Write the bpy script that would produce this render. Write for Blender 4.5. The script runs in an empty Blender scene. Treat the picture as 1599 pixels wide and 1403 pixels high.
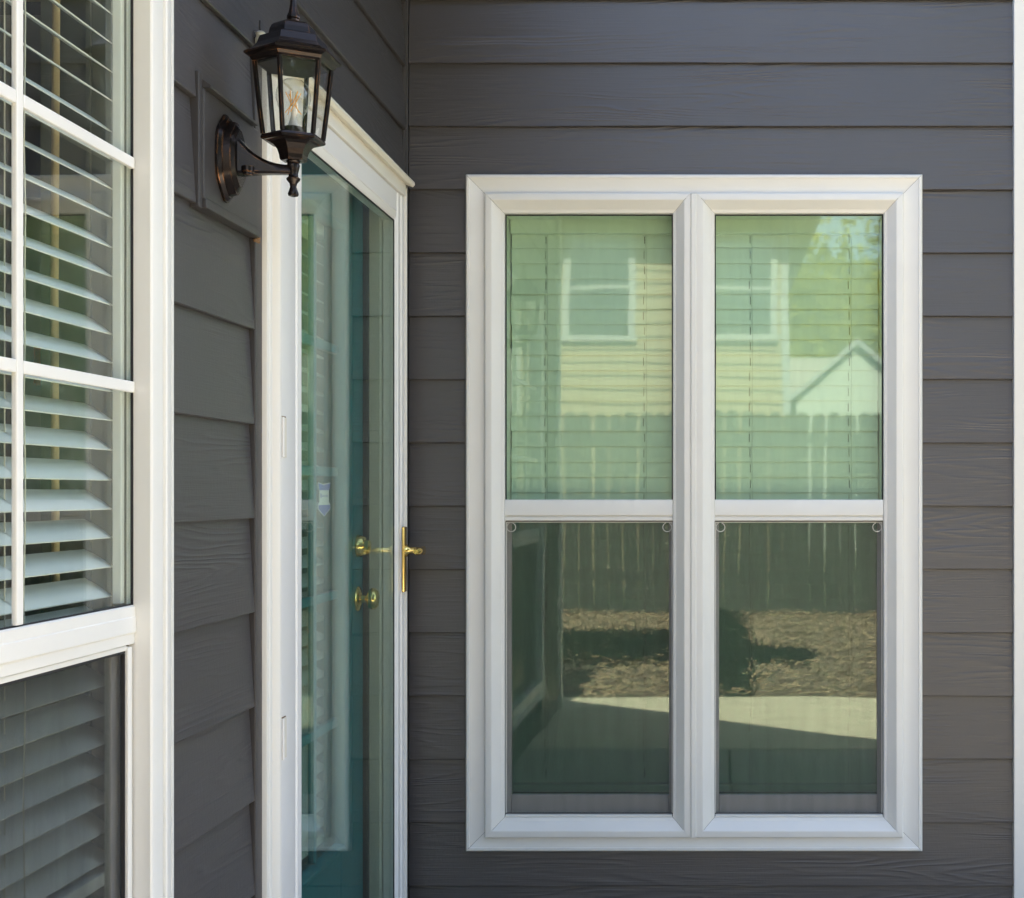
import bpy, bmesh, math, random
from mathutils import Vector, Matrix
random.seed(7)
R = math.radians
S = bpy.context.scene
C = S.collection

# ------------------------------------------------------------------ camera, light, exposure
F_PX, CXP, CYP, EYE = 2105.0, 1120.0, 770.0, 1.2          # focal length and principal point in photo pixels (1599 x 1403)
cam = bpy.data.cameras.new('camera'); camo = bpy.data.objects.new('camera', cam); C.objects.link(camo)
camo.location = (0, 0, EYE); camo.rotation_euler = (R(90), 0, 0)
cam.sensor_width = 36.0; cam.lens = F_PX / 1599 * 36
cam.shift_x = -(CXP - 799.5) / 1599; cam.shift_y = (CYP - 701.5) / 1599
cam.clip_start = 0.02; cam.clip_end = 500
S.camera = camo

SUN_EL, SUN_AZ = 55.0, 10.0            # azimuth from +Y towards +X
world = bpy.data.worlds.new('World'); S.world = world; world.use_nodes = True
wn = world.node_tree.nodes; wl = world.node_tree.links
bg = wn['Background']; sky = wn.new('ShaderNodeTexSky'); sky.sky_type = 'NISHITA'; sky.sun_disc = False
sky.sun_elevation = R(SUN_EL); sky.sun_rotation = R(SUN_AZ); sky.air_density = 1.0; sky.dust_density = 2.5; sky.ozone_density = 1.0
hsv = wn.new('ShaderNodeHueSaturation'); hsv.inputs['Saturation'].default_value = 0.88
wl.new(sky.outputs[0], hsv.inputs['Color']); wl.new(hsv.outputs[0], bg.inputs[0]); bg.inputs[1].default_value = 0.105
sun = bpy.data.lights.new('sun', 'SUN'); sun.energy = 5.0; sun.angle = R(0.5); sun.color = (1.0, 0.93, 0.82)
suno = bpy.data.objects.new('sun', sun); C.objects.link(suno)
sd = Vector((math.sin(R(SUN_AZ)) * math.cos(R(SUN_EL)), math.cos(R(SUN_AZ)) * math.cos(R(SUN_EL)), math.sin(R(SUN_EL))))
suno.rotation_euler = sd.to_track_quat('Z', 'Y').to_euler(); suno.location = (0, 12, 15)
S.view_settings.view_transform = 'Standard'; S.view_settings.look = 'None'
S.view_settings.exposure = 3.05; S.view_settings.gamma = 1.0; S.view_settings.use_curve_mapping = False
S.render.engine = 'CYCLES'
S.cycles.max_bounces = 14; S.cycles.transparent_max_bounces = 40; S.cycles.glossy_bounces = 8; S.cycles.diffuse_bounces = 5
S.cycles.caustics_reflective = False; S.cycles.caustics_refractive = False
S.cycles.use_denoising = True; S.cycles.sample_clamp_indirect = 8

# ------------------------------------------------------------------ materials
def new_mat(name):
    m = bpy.data.materials.new(name); m.use_nodes = True
    nt = m.node_tree
    return m, nt, nt.nodes, nt.links, nt.nodes['Principled BSDF']
def N(nt, t, **kw):
    n = nt.nodes.new(t)
    for k, v in kw.items():
        if k in n.inputs: n.inputs[k].default_value = v
        else: setattr(n, k, v)
    return n
def mth(nt, op, a, b=None, clamp=False):
    n = nt.nodes.new('ShaderNodeMath'); n.operation = op; n.use_clamp = clamp
    for i, v in enumerate((a, b)):
        if v is None: continue
        if hasattr(v, 'is_linked') or hasattr(v, 'links'): nt.links.new(v, n.inputs[i])
        else: n.inputs[i].default_value = v
    return n.outputs[0]
def paint(name, col, rough=0.4, var=0.06, scale=6.0, bump=0.0, bscale=120.0, metallic=0.0, spec=0.5, stretch=(1, 1, 1)):
    m, nt, nn, ll, p = new_mat(name)
    tc = N(nt, 'ShaderNodeTexCoord'); mp = N(nt, 'ShaderNodeMapping'); mp.inputs['Scale'].default_value = stretch
    oi = N(nt, 'ShaderNodeObjectInfo')
    ll.new(tc.outputs['Object'], mp.inputs[0])
    vm = N(nt, 'ShaderNodeVectorMath', operation='ADD'); ll.new(mp.outputs[0], vm.inputs[0])
    sc = mth(nt, 'MULTIPLY', oi.outputs['Random'], 37.0); ll.new(sc, vm.inputs[1])
    nz = N(nt, 'ShaderNodeTexNoise', Scale=scale, Detail=4.0); ll.new(vm.outputs[0], nz.inputs['Vector'])
    mx = N(nt, 'ShaderNodeMix', data_type='RGBA')
    ll.new(nz.outputs[0], mx.inputs[0])
    mx.inputs[6].default_value = (*[c * (1 - var) for c in col], 1); mx.inputs[7].default_value = (*[min(1, c * (1 + var)) for c in col], 1)
    ll.new(mx.outputs[2], p.inputs['Base Color'])
    p.inputs['Roughness'].default_value = rough; p.inputs['Metallic'].default_value = metallic
    p.inputs['Specular IOR Level'].default_value = spec
    if bump:
        n2 = N(nt, 'ShaderNodeTexNoise', Scale=bscale, Detail=3.0); ll.new(vm.outputs[0], n2.inputs['Vector'])
        b = N(nt, 'ShaderNodeBump', Strength=0.6, Distance=bump); ll.new(n2.outputs[0], b.inputs['Height']); ll.new(b.outputs[0], p.inputs['Normal'])
    return m

def siding_mat(name, col, rough=0.5):
    """painted fibre cement with an embossed cedar grain: contour lines of stretched noise, fine lines, smooth stretches"""
    m, nt, nn, ll, p = new_mat(name)
    tc = N(nt, 'ShaderNodeTexCoord'); oi = N(nt, 'ShaderNodeObjectInfo')
    off = N(nt, 'ShaderNodeCombineXYZ')
    ll.new(mth(nt, 'MULTIPLY', oi.outputs['Random'], 91.7), off.inputs[0]); ll.new(mth(nt, 'MULTIPLY', oi.outputs['Random'], 53.3), off.inputs[2])
    vm = N(nt, 'ShaderNodeVectorMath', operation='ADD'); ll.new(tc.outputs['Object'], vm.inputs[0]); ll.new(off.outputs[0], vm.inputs[1])
    def stretched(sx, sz, scale, detail, rough_=0.5, dist=0.0):
        mp = N(nt, 'ShaderNodeMapping'); mp.inputs['Scale'].default_value = (sx, 0.01, sz); ll.new(vm.outputs[0], mp.inputs[0])
        nz = N(nt, 'ShaderNodeTexNoise', Scale=scale, Detail=detail, Roughness=rough_, Distortion=dist); ll.new(mp.outputs[0], nz.inputs['Vector'])
        return nz.outputs[0]
    big = stretched(0.75, 9.0, 1.0, 3.0, 0.40)
    rings = mth(nt, 'MULTIPLY', big, 135.0)
    sn = mth(nt, 'SINE', rings)
    sn = mth(nt, 'POWER', mth(nt, 'ADD', mth(nt, 'MULTIPLY', sn, 0.5), 0.5), 2.2)
    mask = N(nt, 'ShaderNodeMapRange', clamp=True); ll.new(stretched(1.6, 7.0, 1.4, 2.0), mask.inputs[0])
    mask.inputs[1].default_value = 0.38; mask.inputs[2].default_value = 0.66
    grain = mth(nt, 'MULTIPLY', sn, mask.outputs[0])
    fine = stretched(6.0, 330.0, 1.0, 3.0, 0.6)
    tick = stretched(150.0, 40.0, 1.0, 2.0, 0.6)
    h = mth(nt, 'ADD', mth(nt, 'MULTIPLY', grain, 0.80), mth(nt, 'ADD', mth(nt, 'MULTIPLY', fine, 0.72), mth(nt, 'MULTIPLY', tick, 0.22)))
    b = N(nt, 'ShaderNodeBump', Strength=1.0, Distance=0.00125); ll.new(h, b.inputs['Height']); ll.new(b.outputs[0], p.inputs['Normal'])
    # colour: slow paint variation, a little dust, one tone per board
    blot = stretched(3.0, 3.0, 1.0, 4.0)
    v = mth(nt, 'ADD', mth(nt, 'MULTIPLY', blot, 0.22), mth(nt, 'MULTIPLY', oi.outputs['Random'], 0.14))
    v = mth(nt, 'ADD', v, mth(nt, 'MULTIPLY', fine, 0.16))
    v = mth(nt, 'ADD', v, 0.74)
    cv = N(nt, 'ShaderNodeVectorMath', operation='SCALE'); cv.inputs[0].default_value = col; ll.new(v, cv.inputs['Scale'])
    ll.new(cv.outputs[0], p.inputs['Base Color'])
    p.inputs['Roughness'].default_value = rough; p.inputs['Specular IOR Level'].default_value = 0.8
    return m

def glass_mat(name, tint, r0=0.065, rcol=(0.95, 1.0, 0.95), wav=0.0, wscale=2.5, dirt=0.0, seed=0.0, rough=0.0):
    """architectural glass: clear tinted transmission plus a mirror share that grows at grazing angles"""
    m, nt, nn, ll, p = new_mat(name); nn.remove(p)
    out = [n for n in nn if n.type == 'OUTPUT_MATERIAL'][0]
    geo = N(nt, 'ShaderNodeNewGeometry'); dp = N(nt, 'ShaderNodeVectorMath', operation='DOT_PRODUCT')
    ll.new(geo.outputs['Normal'], dp.inputs[0]); ll.new(geo.outputs['Incoming'], dp.inputs[1])
    c = mth(nt, 'SUBTRACT', 1.0, mth(nt, 'ABSOLUTE', dp.outputs['Value']), True)
    f = mth(nt, 'ADD', mth(nt, 'MULTIPLY', mth(nt, 'POWER', c, 5.0), 1 - r0), r0, True)
    tr = N(nt, 'ShaderNodeBsdfTransparent', Color=(*tint, 1)); gl = N(nt, 'ShaderNodeBsdfGlossy', Color=(*rcol, 1), Roughness=rough)
    if wav:
        tc = N(nt, 'ShaderNodeTexCoord'); nz = N(nt, 'ShaderNodeTexNoise', Scale=wscale, Detail=1.0)
        ad = N(nt, 'ShaderNodeVectorMath', operation='ADD'); ad.inputs[1].default_value = (seed, seed, seed)
        ll.new(tc.outputs['Object'], ad.inputs[0]); ll.new(ad.outputs[0], nz.inputs['Vector'])
        b = N(nt, 'ShaderNodeBump', Strength=1.0, Distance=wav); ll.new(nz.outputs[0], b.inputs['Height']); ll.new(b.outputs[0], gl.inputs['Normal'])
    mix = N(nt, 'ShaderNodeMixShader'); ll.new(f, mix.inputs[0]); ll.new(tr.outputs[0], mix.inputs[1]); ll.new(gl.outputs[0], mix.inputs[2])
    last = mix.outputs[0]
    if dirt:
        tc2 = N(nt, 'ShaderNodeTexCoord'); mp2 = N(nt, 'ShaderNodeMapping'); mp2.inputs['Scale'].default_value = (26, 1, 5); ll.new(tc2.outputs['Object'], mp2.inputs[0])
        nd = N(nt, 'ShaderNodeTexNoise', Scale=1.0, Detail=5.0, Roughness=0.65); ll.new(mp2.outputs[0], nd.inputs['Vector'])
        mr = N(nt, 'ShaderNodeMapRange', clamp=True); ll.new(nd.outputs[0], mr.inputs[0]); mr.inputs[1].default_value = 0.45; mr.inputs[2].default_value = 0.85; mr.inputs[4].default_value = dirt
        df = N(nt, 'ShaderNodeBsdfDiffuse', Color=(0.7, 0.69, 0.62, 1)); mx = N(nt, 'ShaderNodeMixShader')
        ll.new(mr.outputs[0], mx.inputs[0]); ll.new(last, mx.inputs[1]); ll.new(df.outputs[0], mx.inputs[2]); last = mx.outputs[0]
    ll.new(last, out.inputs[0])
    return m

def screen_mat(name, open_=0.5, col=(0.035, 0.037, 0.037)):
    m, nt, nn, ll, p = new_mat(name)
    out = [n for n in nn if n.type == 'OUTPUT_MATERIAL'][0]
    tr = N(nt, 'ShaderNodeBsdfTransparent'); p.inputs['Base Color'].default_value = (*col, 1); p.inputs['Roughness'].default_value = 0.6
    tc = N(nt, 'ShaderNodeTexCoord'); mp = N(nt, 'ShaderNodeMapping'); mp.inputs['Scale'].default_value = (40, 1, 5); ll.new(tc.outputs['Object'], mp.inputs[0])
    nz = N(nt, 'ShaderNodeTexNoise', Scale=1.0, Detail=4.0); ll.new(mp.outputs[0], nz.inputs['Vector'])
    f = mth(nt, 'ADD', mth(nt, 'MULTIPLY', nz.outputs[0], 0.10), 1 - open_ - 0.05, True)
    mix = N(nt, 'ShaderNodeMixShader'); ll.new(f, mix.inputs[0]); ll.new(tr.outputs[0], mix.inputs[1]); ll.new(p.outputs[0], mix.inputs[2]); ll.new(mix.outputs[0], out.inputs[0])
    return m

def worn_bronze(name, col, edge, rough=0.38):
    m, nt, nn, ll, p = new_mat(name)
    bv = N(nt, 'ShaderNodeBevel', samples=6); bv.inputs['Radius'].default_value = 0.0011
    geo = N(nt, 'ShaderNodeNewGeometry'); dp = N(nt, 'ShaderNodeVectorMath', operation='DOT_PRODUCT')
    ll.new(bv.outputs[0], dp.inputs[0]); ll.new(geo.outputs['Normal'], dp.inputs[1])
    e = N(nt, 'ShaderNodeMapRange', clamp=True); ll.new(dp.outputs['Value'], e.inputs[0]); e.inputs[1].default_value = 0.995; e.inputs[2].default_value = 0.93; e.inputs[3].default_value = 0; e.inputs[4].default_value = 1
    tc = N(nt, 'ShaderNodeTexCoord'); nz = N(nt, 'ShaderNodeTexNoise', Scale=45.0, Detail=4.0); ll.new(tc.outputs['Object'], nz.inputs['Vector'])
    w = N(nt, 'ShaderNodeMapRange', clamp=True); ll.new(nz.outputs[0], w.inputs[0]); w.inputs[1].default_value = 0.46; w.inputs[2].default_value = 0.66
    mk = mth(nt, 'MULTIPLY', e.outputs[0], w.outputs[0])
    mx = N(nt, 'ShaderNodeMix', data_type='RGBA'); ll.new(mk, mx.inputs[0]); mx.inputs[6].default_value = (*col, 1); mx.inputs[7].default_value = (*edge, 1)
    ll.new(mx.outputs[2], p.inputs['Base Color']); p.inputs['Roughness'].default_value = rough; p.inputs['Metallic'].default_value = 0.65
    n2 = N(nt, 'ShaderNodeTexNoise', Scale=260.0, Detail=2.0); ll.new(tc.outputs['Object'], n2.inputs['Vector'])
    b = N(nt, 'ShaderNodeBump', Strength=0.5, Distance=0.0004); ll.new(n2.outputs[0], b.inputs['Height']); ll.new(b.outputs[0], p.inputs['Normal'])
    return m

def leaf_mat(name, c1, c2):
    m, nt, nn, ll, p = new_mat(name); nn.remove(p)
    out = [n for n in nn if n.type == 'OUTPUT_MATERIAL'][0]
    tc = N(nt, 'ShaderNodeTexCoord'); nz = N(nt, 'ShaderNodeTexNoise', Scale=0.9, Detail=5.0); ll.new(tc.outputs['Object'], nz.inputs['Vector'])
    mr = N(nt, 'ShaderNodeMapRange', clamp=True); ll.new(nz.outputs[0], mr.inputs[0]); mr.inputs[1].default_value = 0.35; mr.inputs[2].default_value = 0.65
    mx = N(nt, 'ShaderNodeMix', data_type='RGBA'); ll.new(mr.outputs[0], mx.inputs[0]); mx.inputs[6].default_value = (*c1, 1); mx.inputs[7].default_value = (*c2, 1)
    d = N(nt, 'ShaderNodeBsdfDiffuse'); t = N(nt, 'ShaderNodeBsdfTranslucent'); ll.new(mx.outputs[2], d.inputs[0]); ll.new(mx.outputs[2], t.inputs[0])
    ms = N(nt, 'ShaderNodeMixShader'); ms.inputs[0].default_value = 0.5; ll.new(d.outputs[0], ms.inputs[1]); ll.new(t.outputs[0], ms.inputs[2]); ll.new(ms.outputs[0], out.inputs[0])
    return m

M = dict(
    siding=siding_mat('siding_paint', (0.053, 0.0490, 0.0505), 0.41),
    siding_trim=paint('siding_trim_paint', (0.047, 0.044, 0.045), 0.40, 0.1, 5, 0.0006, 90, stretch=(1, 1, 4)),
    sheath=paint('wall_sheathing', (0.03, 0.028, 0.028), 0.8),
    vinyl=paint('white_vinyl', (0.76, 0.757, 0.725), 0.36, 0.055, 7, 0.00025, 60),
    wood_white=paint('white_painted_wood', (0.76, 0.745, 0.70), 0.45, 0.05, 7, 0.0004, 50, stretch=(1, 1, .15)),
    alu_white=paint('white_storm_door_paint', (0.79, 0.78, 0.765), 0.32, 0.03, 3),
    cap=paint('drip_cap_paint', (0.74, 0.70, 0.60), 0.45, 0.06, 9),
    dark_gap=paint('dark_gasket', (0.015, 0.015, 0.017), 0.7),
    seal=paint('yellowed_sealant', (0.45, 0.40, 0.30), 0.6, 0.3, 40),
    slat=paint('blind_slat', (0.78, 0.78, 0.74), 0.45, 0.03, 9),
    cord=paint('blind_cord', (0.62, 0.58, 0.48), 0.8),
    slatcord=paint('pale_ladder_string', (0.66, 0.66, 0.62), 0.8),  # neutral pale string for the closed blinds
    greyrail=paint('grey_sash', (0.62, 0.61, 0.58), 0.4, 0.05),
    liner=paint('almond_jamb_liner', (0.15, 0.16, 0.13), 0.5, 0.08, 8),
    teal=paint('teal_door_paint', (0.006, 0.15, 0.18), 0.35, 0.06, 6, 0.0003, 40),
    jamb=paint('cream_jamb_paint', (0.58, 0.55, 0.47), 0.45, 0.05),
    brass=paint('polished_brass', (0.95, 0.68, 0.24), 0.17, 0.08, 30, metallic=1.0),
    bronze=worn_bronze('oil_rubbed_bronze', (0.022, 0.017, 0.016), (0.60, 0.26, 0.09), 0.27),
    filament=paint('amber_filament', (0.98, 0.45, 0.06), 0.5),
    stem=paint('bulb_stem', (0.75, 0.75, 0.72), 0.3),
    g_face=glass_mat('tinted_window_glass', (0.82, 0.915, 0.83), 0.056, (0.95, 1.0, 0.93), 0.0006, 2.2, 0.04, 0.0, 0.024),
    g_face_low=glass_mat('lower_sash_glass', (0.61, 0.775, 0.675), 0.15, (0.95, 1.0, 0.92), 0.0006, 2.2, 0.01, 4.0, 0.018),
    g_left=glass_mat('clear_window_glass', (0.95, 0.985, 0.97), 0.04, (1, 1, 0.97), 0.0008, 2.0, 0.04, 3.0),
    g_storm=glass_mat('storm_door_glass', (0.90, 0.96, 0.93), 0.04, (0.92, 1.0, 0.95), 0.0005, 1.6, 0.008, 6.0),
    g_door=glass_mat('front_door_glass', (0.93, 0.97, 0.95), 0.045, (1, 1, 1), 0.0008, 2.0, 0.0, 9.0),
    g_lamp=glass_mat('lantern_glass', (0.985, 0.985, 0.97), 0.04, (1, 1, 1), 0.004, 24.0, 0.0, 1.0),
    g_bulb=glass_mat('bulb_glass', (0.95, 0.95, 0.93), 0.06, (1, 1, 1)),
    g_far=glass_mat('far_window_glass', (0.4, 0.45, 0.45), 0.12, (1, 1, 1)),
    screen=screen_mat('insect_screen', 0.74),
    screen_l=screen_mat('insect_screen_fine', 0.65),
    clear_tab=paint('clear_plastic_tab', (0.62, 0.62, 0.60), 0.25),
    sticker_w=paint('sticker_white', (0.72, 0.73, 0.70), 0.5),
    sticker_b=paint('sticker_blue', (0.13, 0.16, 0.50), 0.5),
    room=paint('room_wall_paint', (0.30, 0.28, 0.24), 0.8),
    room_dark=paint('room_floor', (0.10, 0.07, 0.05), 0.5, 0.2),
    tan=paint('tan_wood', (0.55, 0.42, 0.22), 0.5, 0.15, 20),
    orange=paint('orange_cloth', (0.75, 0.20, 0.04), 0.8, 0.2, 30),
    yellow=paint('yellow_siding_paint', (0.27, 0.222, 0.135), 0.6, 0.06, 3),
    trim_far=paint('far_white_trim', (0.30, 0.31, 0.31), 0.5),
    shingle=paint('roof_shingle', (0.20, 0.18, 0.16), 0.9, 0.3, 14, 0.01, 30),
    shingle_pale=paint('pale_roof_shingle', (0.22, 0.20, 0.175), 0.9, 0.25, 9, 0.01, 30),
    far_wall=paint('far_house_paint', (0.36, 0.38, 0.34), 0.7),
    fence=paint('weathered_fence_wood', (0.058, 0.058, 0.047), 0.85, 0.35, 9, 0.002, 60, stretch=(4, 4, .4)),
    concrete=paint('concrete', (0.62, 0.55, 0.41), 0.85, 0.12, 4, 0.001, 80),
    shade_paver=paint('shade_darkened_paver', (0.36, 0.34, 0.30), 0.85, 0.2, 5, 0.001, 80),  # darker than the patio to deepen the shade near the walls
    mulch=paint('mulch_ground', (0.17, 0.125, 0.085), 0.95, 0.55, 16, 0.03, 22),
    lawn=paint('distant_ground', (0.10, 0.10, 0.055), 0.95, 0.35, 2),
    straw=paint('pine_straw', (0.40, 0.29, 0.17), 0.85, 0.35, 40),
    shade_leaf=leaf_mat('shade_planting_leaf', (0.022, 0.028, 0.017), (0.034, 0.042, 0.022)),
    leaf1=leaf_mat('leaf_bright', (0.28, 0.29, 0.05), (0.50, 0.47, 0.09)),
    leaf2=leaf_mat('leaf_deep', (0.035, 0.07, 0.02), (0.075, 0.11, 0.028)),
    bark=paint('bark', (0.10, 0.075, 0.055), 0.9, 0.4, 12, 0.01, 30),
    mud=paint('dried_mud', (0.20, 0.12, 0.06), 0.9, 0.4, 60, 0.002, 200),  # also colours the hinge shadow strips
    porcelain=paint('pale_insulator', (0.55, 0.53, 0.44), 0.3),
)

# ------------------------------------------------------------------ builders
D0, XL = 3.815, -0.897        # sheathing plane of the facing wall (y) and of the left wall (x)
def face_uv(px, py, h):       # photo pixel -> (u, v) on the facing wall at standoff h
    y = D0 - h
    return (px - CXP) * y / F_PX, EYE + (CYP - py) * y / F_PX
def left_uv(px, py, h):       # photo pixel -> (u, v) on the left wall at standoff h
    x = XL + h; y = F_PX * x / (px - CXP)
    return y, EYE + (CYP - py) * y / F_PX

class Frame:                  # a local frame: u along the wall, v up, h out of it
    def __init__(s, wall, u0=0, v0=0, h0=0): s.w, s.u0, s.v0, s.h0 = wall, u0, v0, h0
    def T(s, u, v, h): return Vector((u - s.u0, -(h - s.h0), v - s.v0))
    def world(s):
        if s.w == 'F': return (s.u0, D0 - s.h0, s.v0), 0
        if s.w == 'L': return (XL + s.h0, s.u0, s.v0), R(90)
        return (s.u0, -s.h0, s.v0), 0       # 'W': u = x, h = -y

def thing(name, label, cat, fr, group=None):
    o = bpy.data.objects.new(name, None); C.objects.link(o); o.empty_display_size = 0.1
    loc, rz = fr.world(); o.location = loc; o.rotation_euler = (0, 0, rz)
    o['label'] = label; o['category'] = cat
    if group: o['group'] = group
    return o

class MB:
    def __init__(s, fr): s.bm = bmesh.new(); s.fr = fr
    def P(s, u, v, h): return s.bm.verts.new(s.fr.T(u, v, h))
    def face(s, vs):
        try: return s.bm.faces.new(vs)
        except ValueError: return None
    def box(s, u0, u1, v0, v1, h0, h1, bev=0.0, seg=2):
        g = [s.P(u, v, h) for h in (h0, h1) for v in (v0, v1) for u in (u0, u1)]
        fs = [s.face([g[i] for i in q]) for q in ((0, 1, 3, 2), (4, 6, 7, 5), (0, 4, 5, 1), (2, 3, 7, 6), (0, 2, 6, 4), (1, 5, 7, 3))]
        if bev:
            es = list({e for f in fs for e in f.edges})
            bmesh.ops.bevel(s.bm, geom=es, offset=bev, segments=seg, affect='EDGES', profile=0.6)
        return s
    def loft(s, loops, close=True, caps=True):
        rows = [[s.bm.verts.new(p) for p in L] for L in loops]
        for a, b in zip(rows, rows[1:]):
            n = len(a)
            for i in range(n if close else n - 1):
                s.face([a[i], a[(i + 1) % n], b[(i + 1) % n], b[i]])
        if caps and close:
            s.face(rows[0][::-1]); s.face(rows[-1])
        return s
    def vbar(s, pts, v0, v1, caps=True):      # section (u, h) swept along v
        T = s.fr.T
        return s.loft([[T(u, v0, h) for u, h in pts], [T(u, v1, h) for u, h in pts]], True, caps)
    def ubar(s, pts, u0, u1, caps=True):      # section (v, h) swept along u
        T = s.fr.T
        return s.loft([[T(u0, v, h) for v, h in pts], [T(u1, v, h) for v, h in pts]], True, caps)
    def mitre(s, rect, prof, side, base=True):
        """one side of a mitred frame; rect u0,u1,v0,v1 ; prof list of (inset, h); base=False leaves the feet square"""
        u0, u1, v0, v1 = rect; T = s.fr.T; A, B = [], []
        for d, h in prof:
            lo = v0 + d if base else v0
            if side == 'left': A.append(T(u0 + d, lo, h)); B.append(T(u0 + d, v1 - d, h))
            if side == 'right': A.append(T(u1 - d, lo, h)); B.append(T(u1 - d, v1 - d, h))
            if side == 'head': A.append(T(u0 + d, v1 - d, h)); B.append(T(u1 - d, v1 - d, h))
            if side == 'sill': A.append(T(u0 + d, v0 + d, h)); B.append(T(u1 - d, v0 + d, h))
        ax = (B[0] - A[0]).normalized() * 0.0005
        return s.loft([[a + ax for a in A], [b - ax for b in B]], False, False)
    def tube(s, path, rad, n=10, caps=True):
        path = [Vector(p) for p in path]; loops = []
        rs = rad if isinstance(rad, (list, tuple)) else [rad] * len(path)
        ref = None
        for i, p in enumerate(path):
            t = (path[min(i + 1, len(path) - 1)] - path[max(i - 1, 0)]).normalized()
            if ref is None: ref = t.orthogonal().normalized()
            a = (ref - t * ref.dot(t)).normalized(); ref = a; b = t.cross(a)
            loops.append([p + (a * math.cos(k * 2 * math.pi / n) + b * math.sin(k * 2 * math.pi / n)) * rs[i] for k in range(n)])
        return s.loft(loops, True, caps)
    def lathe(s, origin, axis, prof, n=24, rot=0.0, close_ends=True):
        """prof: list of (radius, distance along axis)"""
        ax = Vector(axis).normalized(); o = Vector(origin)
        a = Vector((1, 0, 0)) if abs(ax.z) > 0.9 else Vector((0, 0, 1)); a = (a - ax * a.dot(ax)).normalized(); b = ax.cross(a)
        loops = [[o + ax * t + (a * math.cos(rot + k * 2 * math.pi / n) + b * math.sin(rot + k * 2 * math.pi / n)) * max(r, 1e-5) for k in range(n)] for r, t in prof]
        return s.loft(loops, True, close_ends)
    def prism(s, poly, h0, h1):       # polygon (u, v) pushed from h0 to h1
        T = s.fr.T
        return s.loft([[T(u, v, h0) for u, v in poly], [T(u, v, h1) for u, v in poly]])
    def mesh(s, name, mat, smooth=False):
        bmesh.ops.recalc_face_normals(s.bm, faces=s.bm.faces)
        me = bpy.data.meshes.new(name); s.bm.to_mesh(me); s.bm.free()
        me.materials.append(M[mat])
        if smooth:
            me.polygons.foreach_set('use_smooth', [True] * len(me.polygons))
            me.set_sharp_from_angle(angle=R(smooth if smooth is not True else 35))
        return me
def put(name, me, parent=None, loc=(0, 0, 0), label=None):
    o = bpy.data.objects.new(name, me); C.objects.link(o); o.location = loc
    if parent: o.parent = parent
    if label: o['label'] = label
    return o
def part(mb, name, mat, parent, smooth=False, label=None):
    return put(name, mb.mesh(name, mat, smooth), parent, (0, 0, 0), label)

# ------------------------------------------------------------------ ground
def flat(name, mat, x0, x1, y0, y1, z0, z1, bev=0.0):
    b = MB(Frame('W')); b.box(x0, x1, z0, z1, -y1, -y0, bev)
    o = part(b, name, mat, None); o['kind'] = 'structure'; return o
flat('ground', 'lawn', -220, 220, -260, 220, -0.30, -0.07)
flat('patio', 'concrete', -0.93, 2.8, -0.22, 1.35, -0.2, 0.0, 0.01)
flat('walkway', 'shade_paver', -0.93, 0.05, 1.362, D0 + 0.05, -0.2, 0.0, 0.01)
flat('entry_paving', 'shade_paver', 0.062, 2.8, 1.362, D0 + 0.05, -0.2, -0.004, 0.01)
b = MB(Frame('W'))
n = 60
gv = [[None] * (n + 1) for _ in range(n + 1)]
for i in range(n + 1):
    for j in range(n + 1):
        x = -7 + 13 * i / n; y = -6.6 + 6.37 * j / n
        gv[i][j] = b.bm.verts.new((x, y, -0.035 + 0.03 * math.sin(x * 2.1 + y) * math.cos(y * 1.7) + random.uniform(-.012, .012) - (0.02 if j == n else 0)))
for i in range(n):
    for j in range(n): b.face([gv[i][j], gv[i + 1][j], gv[i + 1][j + 1], gv[i][j + 1]])
mg = part(b, 'mulch_bed', 'mulch', None); mg['kind'] = 'structure'
# pine straw lying on the bed
b = MB(Frame('W'))
for k in range(15000):
    x = random.uniform(-2.6, 3.0); y = random.uniform(-5.9, -0.26); a = random.uniform(0, math.pi); L = random.uniform(.03, .09); w = random.uniform(.002, .005)
    z = random.uniform(-.012, .03); dz = random.uniform(-.02, .03)
    dx, dy = math.cos(a) * L, math.sin(a) * L; ox, oy = -math.sin(a) * w, math.cos(a) * w
    b.face([b.bm.verts.new(q) for q in ((x - ox, y - oy, z), (x + dx - ox, y + dy - oy, z + dz), (x + dx + ox, y + dy + oy, z + dz + .003), (x + ox, y + oy, z + .003))])
o = part(b, 'pine_straw', 'straw', None); o['kind'] = 'stuff'
# dark low planting added to stand in for shadow bands and a dark figure
b = MB(Frame('W'))
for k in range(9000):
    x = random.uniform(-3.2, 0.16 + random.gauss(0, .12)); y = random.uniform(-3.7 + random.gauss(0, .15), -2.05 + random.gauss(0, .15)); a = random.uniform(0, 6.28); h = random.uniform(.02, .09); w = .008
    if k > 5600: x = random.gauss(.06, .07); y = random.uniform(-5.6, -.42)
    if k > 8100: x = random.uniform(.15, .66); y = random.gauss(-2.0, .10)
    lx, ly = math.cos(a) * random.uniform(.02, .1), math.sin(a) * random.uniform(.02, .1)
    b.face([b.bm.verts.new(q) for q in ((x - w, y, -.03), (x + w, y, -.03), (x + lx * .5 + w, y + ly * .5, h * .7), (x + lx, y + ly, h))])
o = part(b, 'shade_planting', 'shade_leaf', None); o['kind'] = 'stuff'

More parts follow.
